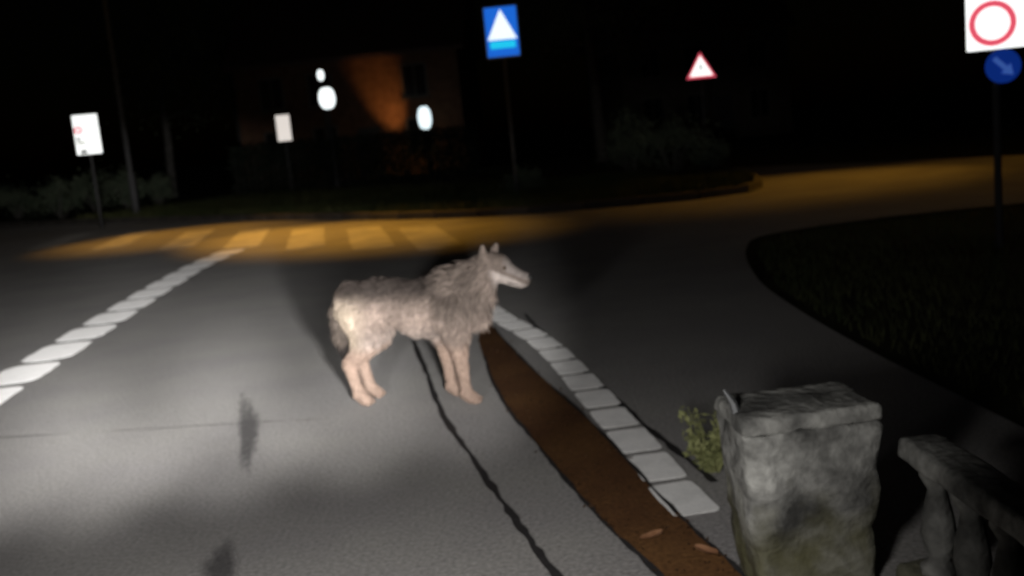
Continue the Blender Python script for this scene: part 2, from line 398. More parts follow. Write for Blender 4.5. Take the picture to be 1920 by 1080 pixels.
# ------------------------------------------------------------------ leaves, shrubs, trees
def leafcloud(name, C, S, mt, parent):
    """C centres, S sizes: pointed two-triangle leaves, random orientation"""
    n = len(C); u = rng.standard_normal((n, 3)); u /= np.linalg.norm(u, axis=1)[:, None]
    w = rng.standard_normal((n, 3)); w -= (w*u).sum(1)[:, None]*u; w /= np.linalg.norm(w, axis=1)[:, None]
    S = S[:, None]
    V = np.stack([C-u*S, C+w*S*.45, C+u*S, C-w*S*.45], 1).reshape(-1, 3)
    i = np.arange(n)*4
    T = np.concatenate([np.stack([i, i+1, i+2], 1), np.stack([i, i+2, i+3], 1)])
    return link(name, npmesh(name, V, T), mt, parent)
def clumps(n, k, R, spread):
    """n leaves in k clumps spread over an ellipsoid R"""
    u = rng.standard_normal((k, 3)); u /= np.linalg.norm(u, axis=1)[:, None]
    c = u*(rng.uniform(.25, 1, k)**.5)[:, None]*np.array(R)
    idx = rng.integers(0, k, n)
    return c[idx]+rng.standard_normal((n, 3))*spread*(.5+rng.random(k))[idx][:, None], c
def shrub(x, y, w, h, label, group, n=1500, base=.09, mt=None, name='shrub'):
    root = empty(name, (x, y, base)); tag(root, label, 'shrub', group)
    C, cc = clumps(n, 22, (w/2*.85, w/2*.7, h*.40), .085*w)
    C[:, 2] += h*.55; C[:, 2] = np.maximum(C[:, 2], .04); cc[:, 2] += h*.55
    leafcloud('foliage', C, rng.uniform(.03, .065, n), mt or M_leaf, root)
    st = MB()
    for c in cc[:9]: st.tube([(c[0]*.08, c[1]*.08, -.02), (c[0]*.45, c[1]*.45, c[2]*.5), tuple(c)], [.025, .016, .006], 5)
    st.build('stems', M_bark, root)
    return root
sl_ = [(35, 418, 36, 2.0, 1.1, 'broad pale shrub at the outer end of the row beside the zebra crossing'),
       (115, 404, 33, 1.6, 1.25, 'pale shrub below the white sign on the far verge'),
       (185, 398, 34, 1.7, 1.35, 'fullest pale shrub in the row below the white sign'),
       (245, 396, 33, 1.3, 1.30, 'narrow pale shrub between the fullest shrub and the slim tree'),
       (300, 390, 36, 1.4, 1.0, 'small shrub at the foot of the slim tree')]
for px, py, Y, w, h, lb in sl_:
    p = at(px, py, Y); shrub(p[0], Y, w, h, lb, 'shrubs on the far verge')
for px, Y, w, h, lb in ((1185, 25, 1.5, 1.7, 'tall loose shrub on the grass island behind the blue sign'), (1262, 24, 1.9, 1.3, 'wide low shrub on the grass island below the triangle sign'),
                        (1335, 25.5, 1.0, .8, 'small shrub at the tip of the grass island'), (985, 21.6, .9, .55, 'low tuft of leaves at the foot of the blue sign post')):
    p = at(px, 330, Y); shrub(p[0], Y, w, h, lb, 'shrubs on the grass island')
def tree(x, y, h, r, label, lean=0.0, base=.09):
    root = empty('tree', (x, y, base)); tag(root, label, 'tree', 'trees beyond the junction')
    T = MB(); T.tube([(0, 0, -.05), (.02, 0, .25), (.05+lean*.3, .05, h*.3), (-.03+lean*.6, .0, h*.55), (.05+lean, .05, h*.9)], [r*1.5, r*1.05, r*.9, r*.6, r*.15], 12)
    tips = []
    for k in range(9):
        a = k*2.4; z = h*(.38+.05*k); l = h*.26*(1.15-.07*k)
        b = Vector((lean*z/h, 0, z)); e = b+Vector((math.cos(a)*l, math.sin(a)*l, l*.55)); mid = (b+e)/2+Vector((0, 0, -.04*h))
        T.tube([b, mid, e], [r*.4, r*.25, r*.07], 6); tips += [e, mid]
    T.build('trunk', M_bark, root, smooth=True)
    n = 5200; tp = np.array([list(t) for t in tips]+[[lean, 0, h*.92]]*2)
    C = tp[rng.integers(0, len(tp), n)]+rng.standard_normal((n, 3))*np.array([.62, .62, .45])
    leafcloud('crown', C, rng.uniform(.05, .11, n), M_leaf, root)
    return root
p = at(1130, 310, 35.9); tree(p[0], 35.9, 9.5, .20, 'tree with a pale straight trunk beyond the grass island', -.3)
p = at(325, 370, 43); tree(p[0], 43, 8.5, .17, 'slim tree behind the row of pale shrubs', .2)
p = at(465, 370, 52); tree(p[0], 52, 9, .2, 'dark tree between the slim tree and the lit panel')

# clipped hedge in front of the house
hx0, hx1, hy = at(440, 350, 37)[0], at(905, 350, 37)[0], 37.0
hedge = empty('hedge', ((hx0+hx1)/2, hy, .09)); tag(hedge, 'long dark clipped hedge in front of the orange lit house', 'hedge')
n = 16000; w = hx1-hx0
C = np.stack([rng.uniform(-w/2, w/2, n), rng.normal(0, .30, n), rng.uniform(.02, 1.75, n)+rng.normal(0, .05, n)], 1); C[:, 2] = np.abs(C[:, 2])
leafcloud('foliage', C, rng.uniform(.04, .08, n), mat('hedge_leaf', (.010, .014, .010), .8, color2=(.02, .026, .018), scale=2, spec=.15), hedge)
st = MB()
for k in range(40):
    x = -w/2+w*(k+.5)/40; st.tube([(x, 0, -.02), (x+random.uniform(-.1, .1), random.uniform(-.1, .1), 1.4)], [.03, .01], 5)
st.build('stems', M_bark, hedge)

# ------------------------------------------------------------------ houses
def house(px, Y, wd, dp, eave, ridge, name, label, wallmat, rows, rz=0.0, base=.09):
    X = at(px, 300, Y)[0]; root = empty(name, (X, Y, base), rz); tag(root, label, 'house')
    MB().slab([(-wd/2, 0), (wd/2, 0), (wd/2, dp), (-wd/2, dp)], 0, eave).build('wall', wallmat, root)
    for x0 in (-wd/2, wd/2-.2):
        gb = MB(); gb.add([(x0, 0, eave), (x0, dp, eave), (x0, dp/2, ridge), (x0+.2, 0, eave), (x0+.2, dp, eave), (x0+.2, dp/2, ridge)], [(0, 1, 2), (5, 4, 3), (0, 3, 4, 1), (1, 4, 5, 2), (2, 5, 3, 0)])
        gb.build('gable', wallmat, root)
    rf = MB(); o = .35
    for s in (0, 1):
        y0 = -o if s == 0 else dp+o; z0 = eave-o*(ridge-eave)/(dp/2)
        rf.add([(-wd/2-o, y0, z0), (wd/2+o, y0, z0), (wd/2+o, dp/2, ridge), (-wd/2-o, dp/2, ridge), (-wd/2-o, y0, z0+.18), (wd/2+o, y0, z0+.18), (wd/2+o, dp/2, ridge+.18), (-wd/2-o, dp/2, ridge+.18)],
               [(0, 1, 2, 3), (7, 6, 5, 4), (0, 4, 5, 1), (1, 5, 6, 2), (3, 2, 6, 7), (0, 3, 7, 4)])
    roof = rf.build('roof', M_roof, root)
    MB().box((wd*.28, dp/2, ridge+.35), (.6, .6, 1.1)).build('chimney', M_brick, roof)
    for z, h, xs in rows:
        for x in xs:
            wv = 1.0
            f = MB(); t = .08
            for c, d in (((x-wv/2, -.02, z+h/2), (t, .06, h)), ((x+wv/2, -.02, z+h/2), (t, .06, h)), ((x, -.02, z), (wv-t, .06, t)), ((x, -.02, z+h), (wv-t, .06, t)), ((x, -.02, z+h/2), (t*.6, .05, h-t))): f.box(c, d)
            wo = f.build('window', M_frame, root)
            MB().box((x, -.004, z+h/2), (wv-t, .012, h-t)).build('pane', M_glass, wo)
            MB().box((x, -.06, z-.08), (wv+.25, .14, .06)).build('sill', M_kerb, wo)
    d = MB().box((wd*.08, -.03, 1.05), (.95, .06, 2.1)).build('door', M_dark, root)
    MB().lathe((wd*.08+.36, -.085, 1.0), [(.02, 0), (.035, .02), (.02, .06)], 8).build('handle', M_metal, d)
    return root
house(665, 43, 9.5, 7, 5.2, 8.2, 'brick_house', 'brick house with orange light on its wall behind the clipped hedge', M_brick, [(.9, 1.4, (-3.2, -1.1, 2.9)), (3.2, 1.3, (-3.2, -1.1, 2.9))], R_(-6))
house(1335, 50, 8.5, 7, 5.4, 8.4, 'rendered_house', 'dim rendered house beyond the grass island', M_mortar, [(.9, 1.4, (-2.8, -.6, 2.6)), (3.3, 1.3, (-2.8, -.6, 2.6))], R_(8))
# garden floodlight washing the brick wall
p = at(765, 330, 41.2)
fl = empty('garden_floodlight', (p[0], 41.2, .09)); tag(fl, 'orange garden floodlight on the ground between the hedge and the brick house', 'floodlight')
MB().box((0, 0, .16), (.30, .14, .22)).build('housing', M_dark, fl, bevel=.01)
MB().box((0, .078, .16), (.25, .012, .17)).build('lens', M_sodium, fl)
MB().box((0, 0, .02), (.12, .1, .06)).build('foot', M_dark, fl)
spot('floodlight_beam', (p[0], 41.32, .32), tuple(at(722, 180, 42.8)), 700, 36, 1.0, (1.0, .42, .10), 1.0, .1, fl)

# ------------------------------------------------------------------ signs
def post(h, root, r=.03, y=.05, nm='post', base=0.0):
    return MB().lathe((0, y, base), [(r*1.6, -.05), (r*1.6, .04), (r, .05), (r, h-.02), (r*.6, h)], 12).build(nm, M_post, root, smooth=False)
def sign_root(name, px, py, Y, zbase, label, rz=0.0, cat='sign'):
    """post foot below the pixel of the sign's centre; returns root and height of that centre above the foot"""
    c = at(px, py, Y); root = empty(name, (c[0], Y, zbase), rz); tag(root, label, cat); return root, c[2]-zbase
# blue pedestrian crossing sign (lit box)
root, zc = sign_root('crossing_sign', 941, 60, 20.6, .09, 'tall blue lit crossing sign with white triangle on a post', R_(-2), 'road sign')
post(zc+.45, root, .038, .13)
sw, sh = .70, 1.02
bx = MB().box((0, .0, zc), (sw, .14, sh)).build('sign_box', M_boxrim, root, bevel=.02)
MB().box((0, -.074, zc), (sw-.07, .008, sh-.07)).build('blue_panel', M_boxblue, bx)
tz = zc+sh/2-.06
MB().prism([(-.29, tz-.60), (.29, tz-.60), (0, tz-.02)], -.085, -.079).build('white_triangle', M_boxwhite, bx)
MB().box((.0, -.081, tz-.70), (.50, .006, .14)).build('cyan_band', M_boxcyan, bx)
MB().box((0, .09, zc+.2), (.14, .06, .05)).build('clamp', M_metal, root); MB().box((0, .09, zc-.2), (.14, .06, .05)).build('clamp', M_metal, root)
# warning triangle, an unlit sign whose sheets are given a glow
root, zc = sign_root('warning_sign', 1314, 128, 28, .09, 'white warning triangle with red border beyond the grass island', R_(-4), 'road sign')
post(zc+.3, root, .03, .05)
def tri(s, dz=0): return [(-s/2, zc-s*.33+dz), (s/2, zc-s*.33+dz), (0, zc+s*.536+dz)]
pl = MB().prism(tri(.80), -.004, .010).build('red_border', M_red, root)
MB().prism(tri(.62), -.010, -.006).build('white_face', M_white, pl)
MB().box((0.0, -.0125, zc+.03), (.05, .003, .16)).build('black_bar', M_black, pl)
# white sign on the far verge, plate glow added to an unlit sign
root, zc = sign_root('white_sign', 163, 252, 26, .09, 'white sign with a small red mark standing above the pale shrubs', R_(10), 'road sign')
post(zc+.3, root, .035, .06)
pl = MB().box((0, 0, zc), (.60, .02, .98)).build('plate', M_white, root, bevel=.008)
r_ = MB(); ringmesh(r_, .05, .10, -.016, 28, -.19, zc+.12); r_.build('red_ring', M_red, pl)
MB().box((-.21, -.0135, zc-.1), (.10, .004, .07)).build('grey_mark', M_grey, pl)
MB().box((-.13, -.0135, zc-.42), (.16, .004, .09)).build('grey_mark', M_grey, pl)
MB().box((-.16, -.0135, zc-.2), (.2, .004, .05)).build('cream_mark', M_cream, pl)
# near roadside post with white board, red ring and blue disc, all with added glow
Yn = 9.5; c = at(1868, 40, Yn); root = empty('roadside_sign', (c[0], Yn, -.03), R_(-12)); tag(root, 'white board with red ring above a blue disc on a roadside post', 'road sign')
zb = at(1868, 92, Yn)[2]+.03; post(zb+.95, root, .035, .05)
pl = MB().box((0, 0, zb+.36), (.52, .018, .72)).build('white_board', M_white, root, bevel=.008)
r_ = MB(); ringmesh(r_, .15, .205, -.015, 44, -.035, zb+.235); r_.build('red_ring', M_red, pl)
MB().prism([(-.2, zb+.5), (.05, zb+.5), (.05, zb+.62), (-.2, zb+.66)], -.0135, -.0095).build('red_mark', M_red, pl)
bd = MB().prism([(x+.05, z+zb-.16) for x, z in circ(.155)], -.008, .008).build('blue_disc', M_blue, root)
a = R_(-45); ar = []
for x, z in ((-.11, -.022), (.03, -.022), (.03, -.06), (.12, 0), (.03, .06), (.03, .022), (-.11, .022)):
    ar.append((.05+x*math.cos(a)-z*math.sin(a), zb-.16+x*math.sin(a)+z*math.cos(a)))
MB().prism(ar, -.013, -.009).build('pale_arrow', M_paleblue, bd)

# ------------------------------------------------------------------ lamps in the background
def lantern(px, py, Y, w, h, label, glass, name='lamp_post', tilt=0.0):
    c = at(px, py, Y); base = .09; root = empty(name, (c[0], Y, base)); tag(root, label, 'lamp', 'lit white lamps in the background')
    z = c[2]-base
    MB().lathe((0, 0, 0), [(.11, -.05), (.11, .3), (.06, .4), (.045, z-h/2-.06), (.09, z-h/2-.04), (.09, z-h/2)], 14).build('pole', M_dark, root)
    prof = [(.02, -h/2)]+[(w/2*math.cos(t)**.7, h/2*math.sin(t)) for t in np.linspace(-1.35, 1.35, 11)]+[(.02, h/2)]
    gl_ = MB().lathe((0, 0, z), prof, 24).build('globe', glass, root, smooth=True)
    MB().lathe((0, 0, z+h/2-.02), [(w*.2, 0), (w*.2, .03), (.02, .07)], 14).build('cap', M_dark, root)
    return root
lantern(613, 184, 36.5, .58, .76, 'large bright white globe lamp beside the brick house', M_lampw)
lantern(601, 141, 40.0, .26, .42, 'small white lamp on a taller pole behind the large globe lamp', M_lampw)
lantern(796, 221, 40.5, .54, .92, 'cold white lamp in front of the right end of the brick house', M_lampb)
c = at(532, 240, 36.4); root = empty('lit_panel', (c[0], 36.4, .09), R_(6)); tag(root, 'dim pinkish white lit panel on a post left of the brick house', 'panel')
z = c[2]-.09; post(z-.4, root, .04, 0)
pb = MB().box((0, 0, z), (.52, .12, .95)).build('case', M_dark, root, bevel=.01)
MB().box((0, -.066, z), (.48, .01, .91)).build('lit_face', M_panelw, pb)

# sodium street lamps, their heads above the picture
SOD = (1.0, .47, .05)
def street_lamp(x, y, z, hx, hy, label, beams, base=-.03):
    root = empty('street_lamp', (x, y, base)); tag(root, label, 'street lamp', 'sodium street lamps')
    MB().lathe((0, 0, 0), [(.10, -.05), (.10, 1.2), (.075, 1.3), (.05, z)], 14).build('pole', M_post, root)
    v = Vector((hx-x, hy-y, 0)); MB().tube([(0, 0, z-.05), tuple(v*.35+Vector((0, 0, z+.35))), tuple(v*.9+Vector((0, 0, z+.45)))], [.045, .035, .03], 8).build('arm', M_metal, root)
    ang = math.atan2(v.y, v.x)
    hd = MB().box((v.x, v.y, z+.45), (.75, .28, .16), ang, .7).build('lamp_head', M_dark, root, bevel=.02)
    MB().box((v.x, v.y, z+.36), (.5, .2, .02), ang).build('lens', M_sodium, hd)
    for tgt, pw, size, sx in beams:
        spot('sodium_light', (hx, hy, z+.30), tgt, pw, size, 1.0, SOD, sx, .12, root)
street_lamp(-10.4, 28.9, 8.5, -8.8, 25.4, 'tall sodium street lamp on the far verge beside the zebra crossing', [((-6.8, 21.2, 0), 4300, 36, 1.0), ((-3.1, 18.0, 0), 11500, 27, 1.0)], .09)
street_lamp(13.5, 24.0, 8.5, 11.9, 23.0, 'tall sodium street lamp along the side street', [((5.7, 19.0, 0), 2600, 38, 1.0), ((9.0, 17.6, 0), 700, 60, 1.0)])

# ------------------------------------------------------------------ stone post, low balustrade, weed, leaves
def rough_block(name, w0, w1, d0, d1, h, mt, parent, seed, amp=.012, nseg=14):
    """tapered weathered block, base w0 x d0, top w1 x d1"""
    from mathutils import noise
    bm = bmesh.new(); bmesh.ops.create_cube(bm, size=1.0)
    bmesh.ops.subdivide_edges(bm, edges=list(bm.edges), cuts=18, use_grid_fill=True)
    W, Dp = max(w0, w1), max(d0, d1); r = min(.028, h*.3)
    half = Vector((W/2, Dp/2, h/2)); inner = half-Vector((r, r, r))
    for v in bm.verts:
        # spread the cuts towards the edges, then round the box with radius r
        q = Vector([math.copysign(1-(1-min(1, abs(2*c)))**1.35, c) for c in v.co])
        p = Vector((q.x*half.x, q.y*half.y, q.z*half.z)); k = Vector([max(-inner[i], min(inner[i], p[i])) for i in range(3)])
        d = p-k; p = k+d.normalized()*r if d.length > 1e-9 else p
        t = (p.z+h/2)/h; p.x *= (w0+(w1-w0)*t)/W; p.y *= (d0+(d1-d0)*t)/Dp; p.z += h/2
        n = noise.noise_vector(p*9+Vector((seed, 0, 0)))*amp*.8+noise.noise_vector(p*28+Vector((0, seed, 0)))*amp*.4
        chip = max(0, noise.noise(p*13+Vector((0, 0, seed)))-.25)*d.length/max(r, 1e-6)*amp*1.6
        v.co = p+n-(d.normalized()*chip if d.length > 1e-6 else Vector())
        if v.co.z < 0: v.co.z = 0
    me = bpy.data.meshes.new(name); bm.to_mesh(me); bm.free(); return link(name, me, mt, parent, True)
def stone_mat():
    M = mat('weathered_stone', (.055, .055, .052), .95, var=.35, color2=(.36, .36, .34), scale=4.5, bump=.6, bscale=30, lo=.36, hi=.62, spec=.15)
    nt = M.node_tree; N = nt.nodes; L = nt.links; b = N['Principled BSDF']; src = b.inputs['Base Color'].links[0].from_socket
    tc = N.new('ShaderNodeTexCoord'); sx = N.new('ShaderNodeSeparateXYZ'); L.new(tc.outputs['Object'], sx.inputs[0])
    nz = N.new('ShaderNodeTexNoise'); nz.inputs['Scale'].default_value = 7; L.new(tc.outputs['Object'], nz.inputs['Vector'])
    ad = N.new('ShaderNodeMath'); ad.operation = 'MULTIPLY_ADD'; ad.inputs[1].default_value = .5; L.new(nz.outputs[0], ad.inputs[0]); L.new(sx.outputs[2], ad.inputs[2])
    mr = N.new('ShaderNodeMapRange'); mr.inputs[1].default_value = .35; mr.inputs[2].default_value = .60; mr.inputs[3].default_value = .75; mr.inputs[4].default_value = 0; L.new(ad.outputs[0], mr.inputs[0])
    mx = N.new('ShaderNodeMix'); mx.data_type = 'RGBA'; L.new(mr.outputs[0], mx.inputs[0]); L.new(src, mx.inputs[6]); mx.inputs[7].default_value = (.12, .115, .055, 1)
    L.new(mx.outputs[2], b.inputs['Base Color']); return M
M_stone = stone_mat(); M_stone0 = mat('pale_weathered_stone', (.10, .10, .095), .95, var=.3, color2=(.32, .32, .30), scale=6, bump=.6, bscale=30, lo=.36, hi=.62, spec=.15)
Yp = 2.92
tl = at(1372, 775, Yp); tr = at(1652, 775, Yp); wt = tr[0]-tl[0]; hp = (tl[2]+tr[2])/2+.03
sp = empty('stone_post', ((tl[0]+tr[0])/2+.01, Yp+wt*.36, -.03), R_(4)); tag(sp, 'squat weathered pale stone post at the end of the low balustrade', 'stone post')
rough_block('shaft', wt*.80, wt*.985, wt*.58, wt*.72, hp-.045, M_stone, sp, 3.0, .018)
cp = rough_block('cap', wt*.99, wt*.96, wt*.725, wt*.70, .055, M_stone0, sp, 8.0, .009); cp.location = (0, 0, hp-.055)
stb = MB().tube([(-wt*.44, -wt*.1, hp-.03), (-wt*.47, -wt*.1, hp+.025), (-wt*.53, -wt*.1, hp+.07)], [.016, .012, .004], 6).build('iron_stub', M_metal, sp)
hb = .50; a0 = gnd(1712, 812, hb-.04)[:2]; a1 = gnd(1935, 955, hb-.04)[:2]; a1 = a1+(a1-a0)*.9
bal = empty('balustrade', (a0[0], a0[1], -.03), math.atan2(a1[1]-a0[1], a1[0]-a0[0])); tag(bal, 'low weathered stone balustrade running from the squat stone post', 'balustrade')
Lb = float(np.linalg.norm(a1-a0))
pr = rough_block('base_course', Lb, Lb, .20, .18, .10, M_stone, bal, 1.0, .008); pr.location = (Lb/2+.03, 0, 0)
rl = rough_block('rail', Lb, Lb, .15, .13, .07, M_stone0, bal, 5.0, .008); rl.location = (Lb/2+.03, 0, hb-.07)
bme = None
for k in range(int(Lb/.2)):
    if bme is None:
        o = MB().lathe((0, 0, 0), [(.055, 0), (.055, .03), (.032, .05), (.052, .13), (.045, .19), (.028, .27), (.05, .31), (.05, .345)], 12).build('baluster', M_stone0, bal, smooth=True); bme = o.data
    else:
        o = link('baluster', bme, None, bal)
    o.location = (.15+k*.2, 0, .092)
# weed
q = gnd(1335, 884)
wr = empty('weed', (q[0], q[1], -.005 if False else 0)); tag(wr, 'pale yellow green weed growing beside the squat stone post', 'weed')
tips = np.stack([rng.uniform(-.11, .11, 26), rng.uniform(-.08, .08, 26), rng.uniform(.10, .30, 26)], 1)
stw = MB()
for t in tips: stw.tube([(t[0]*.2, t[1]*.2, -.01), (t[0]*.6, t[1]*.6, t[2]*.6), tuple(t)], [.004, .003, .0015], 4)
stw.build('stems', M_weed, wr)
f_ = rng.uniform(.25, 1.0, 620); C = tips[rng.integers(0, 26, 620)]*np.stack([f_, f_, f_], 1)+rng.normal(0, .014, (620, 3)); C[:, 2] = np.maximum(C[:, 2], .02)
leafcloud('leaves', C, rng.uniform(.010, .024, 620), M_weed, wr)
# two fallen leaves on the strip
for (px, py), rz, lb in (((1222, 1012), .6, 'curled tan fallen leaf on the red brown strip near the tar seam'), ((1325, 1040), 2.2, 'tan fallen leaf on the red brown strip beside its outer edge')):
    q = gnd(px, py); out = []
    for t in np.linspace(0, 1, 9): out.append((t*.11-.055, .026*math.sin(math.pi*t)**.8*(1+.18*math.sin(9*t))))
    low = [(x, -y) for x, y in out[1:-1]][::-1]; Vv = [(x, y, .012+.16*abs(y)+2.2*x*x) for x, y in out+low]
    mid = [(x, 0, .010+2.2*x*x) for x, y in out[1:-1]]
    n1 = len(out+low); Vv += mid; Fc = []
    for i in range(8):
        a, b = i, i+1; ma = n1+i-1; mb = n1+i
        Fc.append(tuple(v for v in ([a, b] if i < 8 else [])+([mb] if i < 7 else [])+([ma] if i > 0 else [])))
        la = (n1-i) % n1; lb_ = n1-i-1 if i < 7 else 8
        Fc.append(tuple(v for v in ([ma] if i > 0 else [])+([mb] if i < 7 else [])+[lb_, la] if True))
    Fc = [tuple(dict.fromkeys(f)) for f in Fc]
    o = link('fallen_leaf', mesh('fallen_leaf', Vv, [f for f in Fc if len(f) > 2]), M_dry); o.location = (q[0], q[1], .004); o.rotation_euler = (0, 0, rz); tag(o, lb, 'leaf')

# fine leaf litter and grit caught along the strip
cl = []
for _ in range(420):
    i = random.randrange(len(sl)-1); f = random.random()**.6 if random.random() < .5 else 1-random.random()**.6
    if random.random() < .5: f = random.choice((random.gauss(0, .06), random.gauss(1, .06)))
    q = sl[i]*(1-f)+sr[i]*f; cl.append((q[0], q[1], .010))
lit = leafcloud('leaf_litter', np.array(cl), rng.uniform(.006, .013, 420), mat('litter', (.035, .018, .009), .9, color2=(.08, .042, .02), scale=3, spec=.1), None); lit.scale = (1, 1, 1)
tag(lit, 'dark brown leaf litter and grit scattered along the red brown strip', 'leaf litter', kind='stuff')

# ------------------------------------------------------------------ the wolf
# local frame: x towards the head, y away from the camera, z up, origin under the hind paw
hind = gnd(695, 752); front = gnd(885, 748)
wyaw = math.atan2(front[1]-hind[1], front[0]-hind[0])
wolf = empty('wolf', (hind[0], hind[1], 0), wyaw); tag(wolf, 'grey beige wolf standing side on in the road beside the red brown strip', 'wolf')
BONES = [  # (a, b, ra, rb, blend, y squash)
 ((-.02, 0, .605), (.18, 0, .605), .105, .115, .05), ((.18, 0, .605), (.38, 0, .545), .115, .150, .06),
 ((.38, 0, .545), (.56, 0, .545), .150, .150, .06), ((.56, 0, .56), (.66, 0, .53), .145, .105, .06),
 ((.56, 0, .60), (.72, 0, .70), .125, .105, .05), ((.72, 0, .70), (.80, 0, .755), .105, .085, .05), ((.66, 0, .55), (.76, 0, .66), .10, .085, .05)]
HEADB = [((.815, 0, .765), (.865, 0, .765), .078, .070, .03), ((.87, 0, .755), (.93, 0, .725), .060, .044, .03), ((.93, 0, .720), (1.008, 0, .680), .047, .041, .02),
         ((.86, 0, .715), (.985, 0, .652), .040, .020, .02), ((.855, -.035, .735), (.885, -.03, .725), .045, .035, .02), ((.855, .035, .735), (.885, .03, .725), .045, .035, .02)]
EARS = [((.80, -.045, .825), (.806, -.056, .890), .034, .010, .012), ((.835, .040, .825), (.856, .052, .882), .034, .010, .012)]
def fleg(x, y, dx):
    return [((x-.03, y*.8, .56), (x-.015, y, .40), .092, .068, .04), ((x-.015, y, .40), (x+.005+dx*.4, y*1.02, .21), .056, .035, .03), ((x+.005+dx*.4, y*1.02, .21), (x+.012+dx*.8, y*1.02, .065), .033, .029, .015),
            ((x+.012+dx*.8, y*1.02, .06), (x+.05+dx, y*1.02, .030), .035, .034, .015)]+[((x+.055+dx, y*1.02+t, .026), (x+.088+dx-abs(t)*.4, y*1.02+t*1.2, .020), .017, .014, .006) for t in (-.026, -.009, .009, .026)]
def hleg(x, y):
    return [((x+.01, y*.55, .57), (x+.075, y*.95, .43), .125, .092, .05), ((x+.075, y*.95, .42), (x+.045, y, .36), .080, .062, .04), ((x+.055, y, .37), (x-.062, y, .245), .068, .039, .03),
            ((x-.064, y, .245), (x-.030, y, .075), .036, .029, .015), ((x-.030, y, .070), (x+.012, y, .030), .034, .033, .015)]+[((x+.015, y+t, .026), (x+.046-abs(t)*.4, y+t*1.2, .020), .017, .014, .006) for t in (-.025, -.009, .009, .025)]
TAIL = [((-.105, .0, .635), (-.128, .0, .56), .038, .040, .03), ((-.128, .0, .56), (-.132, .0, .42), .040, .040, .02), ((-.132, 0, .42), (-.118, 0, .27), .040, .014, .02)]
ALL = BONES+HEADB+EARS+fleg(.622, -.085, .0)+fleg(.480, .075, .0)+hleg(0.0, -.085)+hleg(-.005, .085)+TAIL
H = .0075; lo = np.array([-.26, -.22, -.015]); dims = np.array([int(1.36/H), int(.44/H), int(1.0/H)])
gx = [lo[i]+H*np.arange(dims[i]) for i in range(3)]
D = np.full(dims, 9.0, np.float32)
def roundcone(P, a, b, ra, rb):
    a = np.array(a, np.float32); b = np.array(b, np.float32); ab = b-a; t = np.clip(((P-a)@ab)/max(float(ab@ab), 1e-9), 0, 1)
    return np.linalg.norm(P-(a+t[..., None]*ab), axis=-1)-(ra+(rb-ra)*t)
for a, b, ra, rb, k in ALL:
    mrg = max(ra, rb)+.10
    i0 = [max(0, int((min(a[i], b[i])-mrg-lo[i])/H)) for i in range(3)]; i1 = [min(int(dims[i]), int((max(a[i], b[i])+mrg-lo[i])/H)+2) for i in range(3)]
    G = np.stack(np.meshgrid(*[gx[i][i0[i]:i1[i]] for i in range(3)], indexing='ij'), -1).astype(np.float32)
    if (a, b, ra, rb, k) in BONES:
        G = G*np.array([1, 1.16, 1], np.float32)
    d = roundcone(G, a, b, ra, rb); S = D[i0[0]:i1[0], i0[1]:i1[1], i0[2]:i1[2]]
    hgt = np.clip(.5+.5*(S-d)/k, 0, 1); S[...] = S*(1-hgt)+d*hgt-k*hgt*(1-hgt)
D = np.where(np.broadcast_to(gx[2][None, None, :], D.shape) < .002, np.maximum(D, .003), D)
# naive surface nets
ins = D < 0
cnt = np.zeros(tuple(dims-1), np.int32); acc = np.zeros((*(dims-1), 3), np.float32); crossings = np.zeros(tuple(dims-1), np.float32)
corner = [(i, j, k) for i in (0, 1) for j in (0, 1) for k in (0, 1)]
def cs(c): return tuple(slice(c[i], dims[i]-1+c[i]) for i in range(3))
for a in corner:
    for ax in range(3):
        if a[ax] == 0:
            b = list(a); b[ax] = 1; b = tuple(b); da = D[cs(a)]; db = D[cs(b)]; m_ = (da < 0) != (db < 0)
            t = np.where(m_, da/np.where(m_, da-db, 1), 0); pos = np.zeros((*m_.shape, 3), np.float32)
            for q in range(3): pos[..., q] = a[q]
            pos[..., ax] = t; acc += np.where(m_[..., None], pos, 0); crossings += m_
act = crossings > 0; idx = -np.ones(act.shape, np.int64); idx[act] = np.arange(act.sum())
cell = np.argwhere(act); WV = lo+(cell+acc[act]/crossings[act][:, None])*H
quads = []
for ax in range(3):
    u, v = (ax+1) % 3, (ax+2) % 3
    s0 = [slice(None)]*3; s0[ax] = slice(0, -1); s1 = [slice(None)]*3; s1[ax] = slice(1, None)
    A = ins[tuple(s0)]; B = ins[tuple(s1)]; e = np.argwhere(A != B)
    e = e[(e[:, u] > 0) & (e[:, v] > 0) & (e[:, u] < dims[u]-1) & (e[:, v] < dims[v]-1)]
    fl_ = A[tuple(e.T)]
    def ci(du, dv):
        q = e.copy(); q[:, u] -= du; q[:, v] -= dv; return idx[tuple(q.T)]
    Q = np.stack([ci(1, 1), ci(0, 1), ci(0, 0), ci(1, 0)], 1); Q[~fl_] = Q[~fl_][:, ::-1]; quads.append(Q)
Q = np.concatenate(quads); Q = Q[(Q >= 0).all(1)]
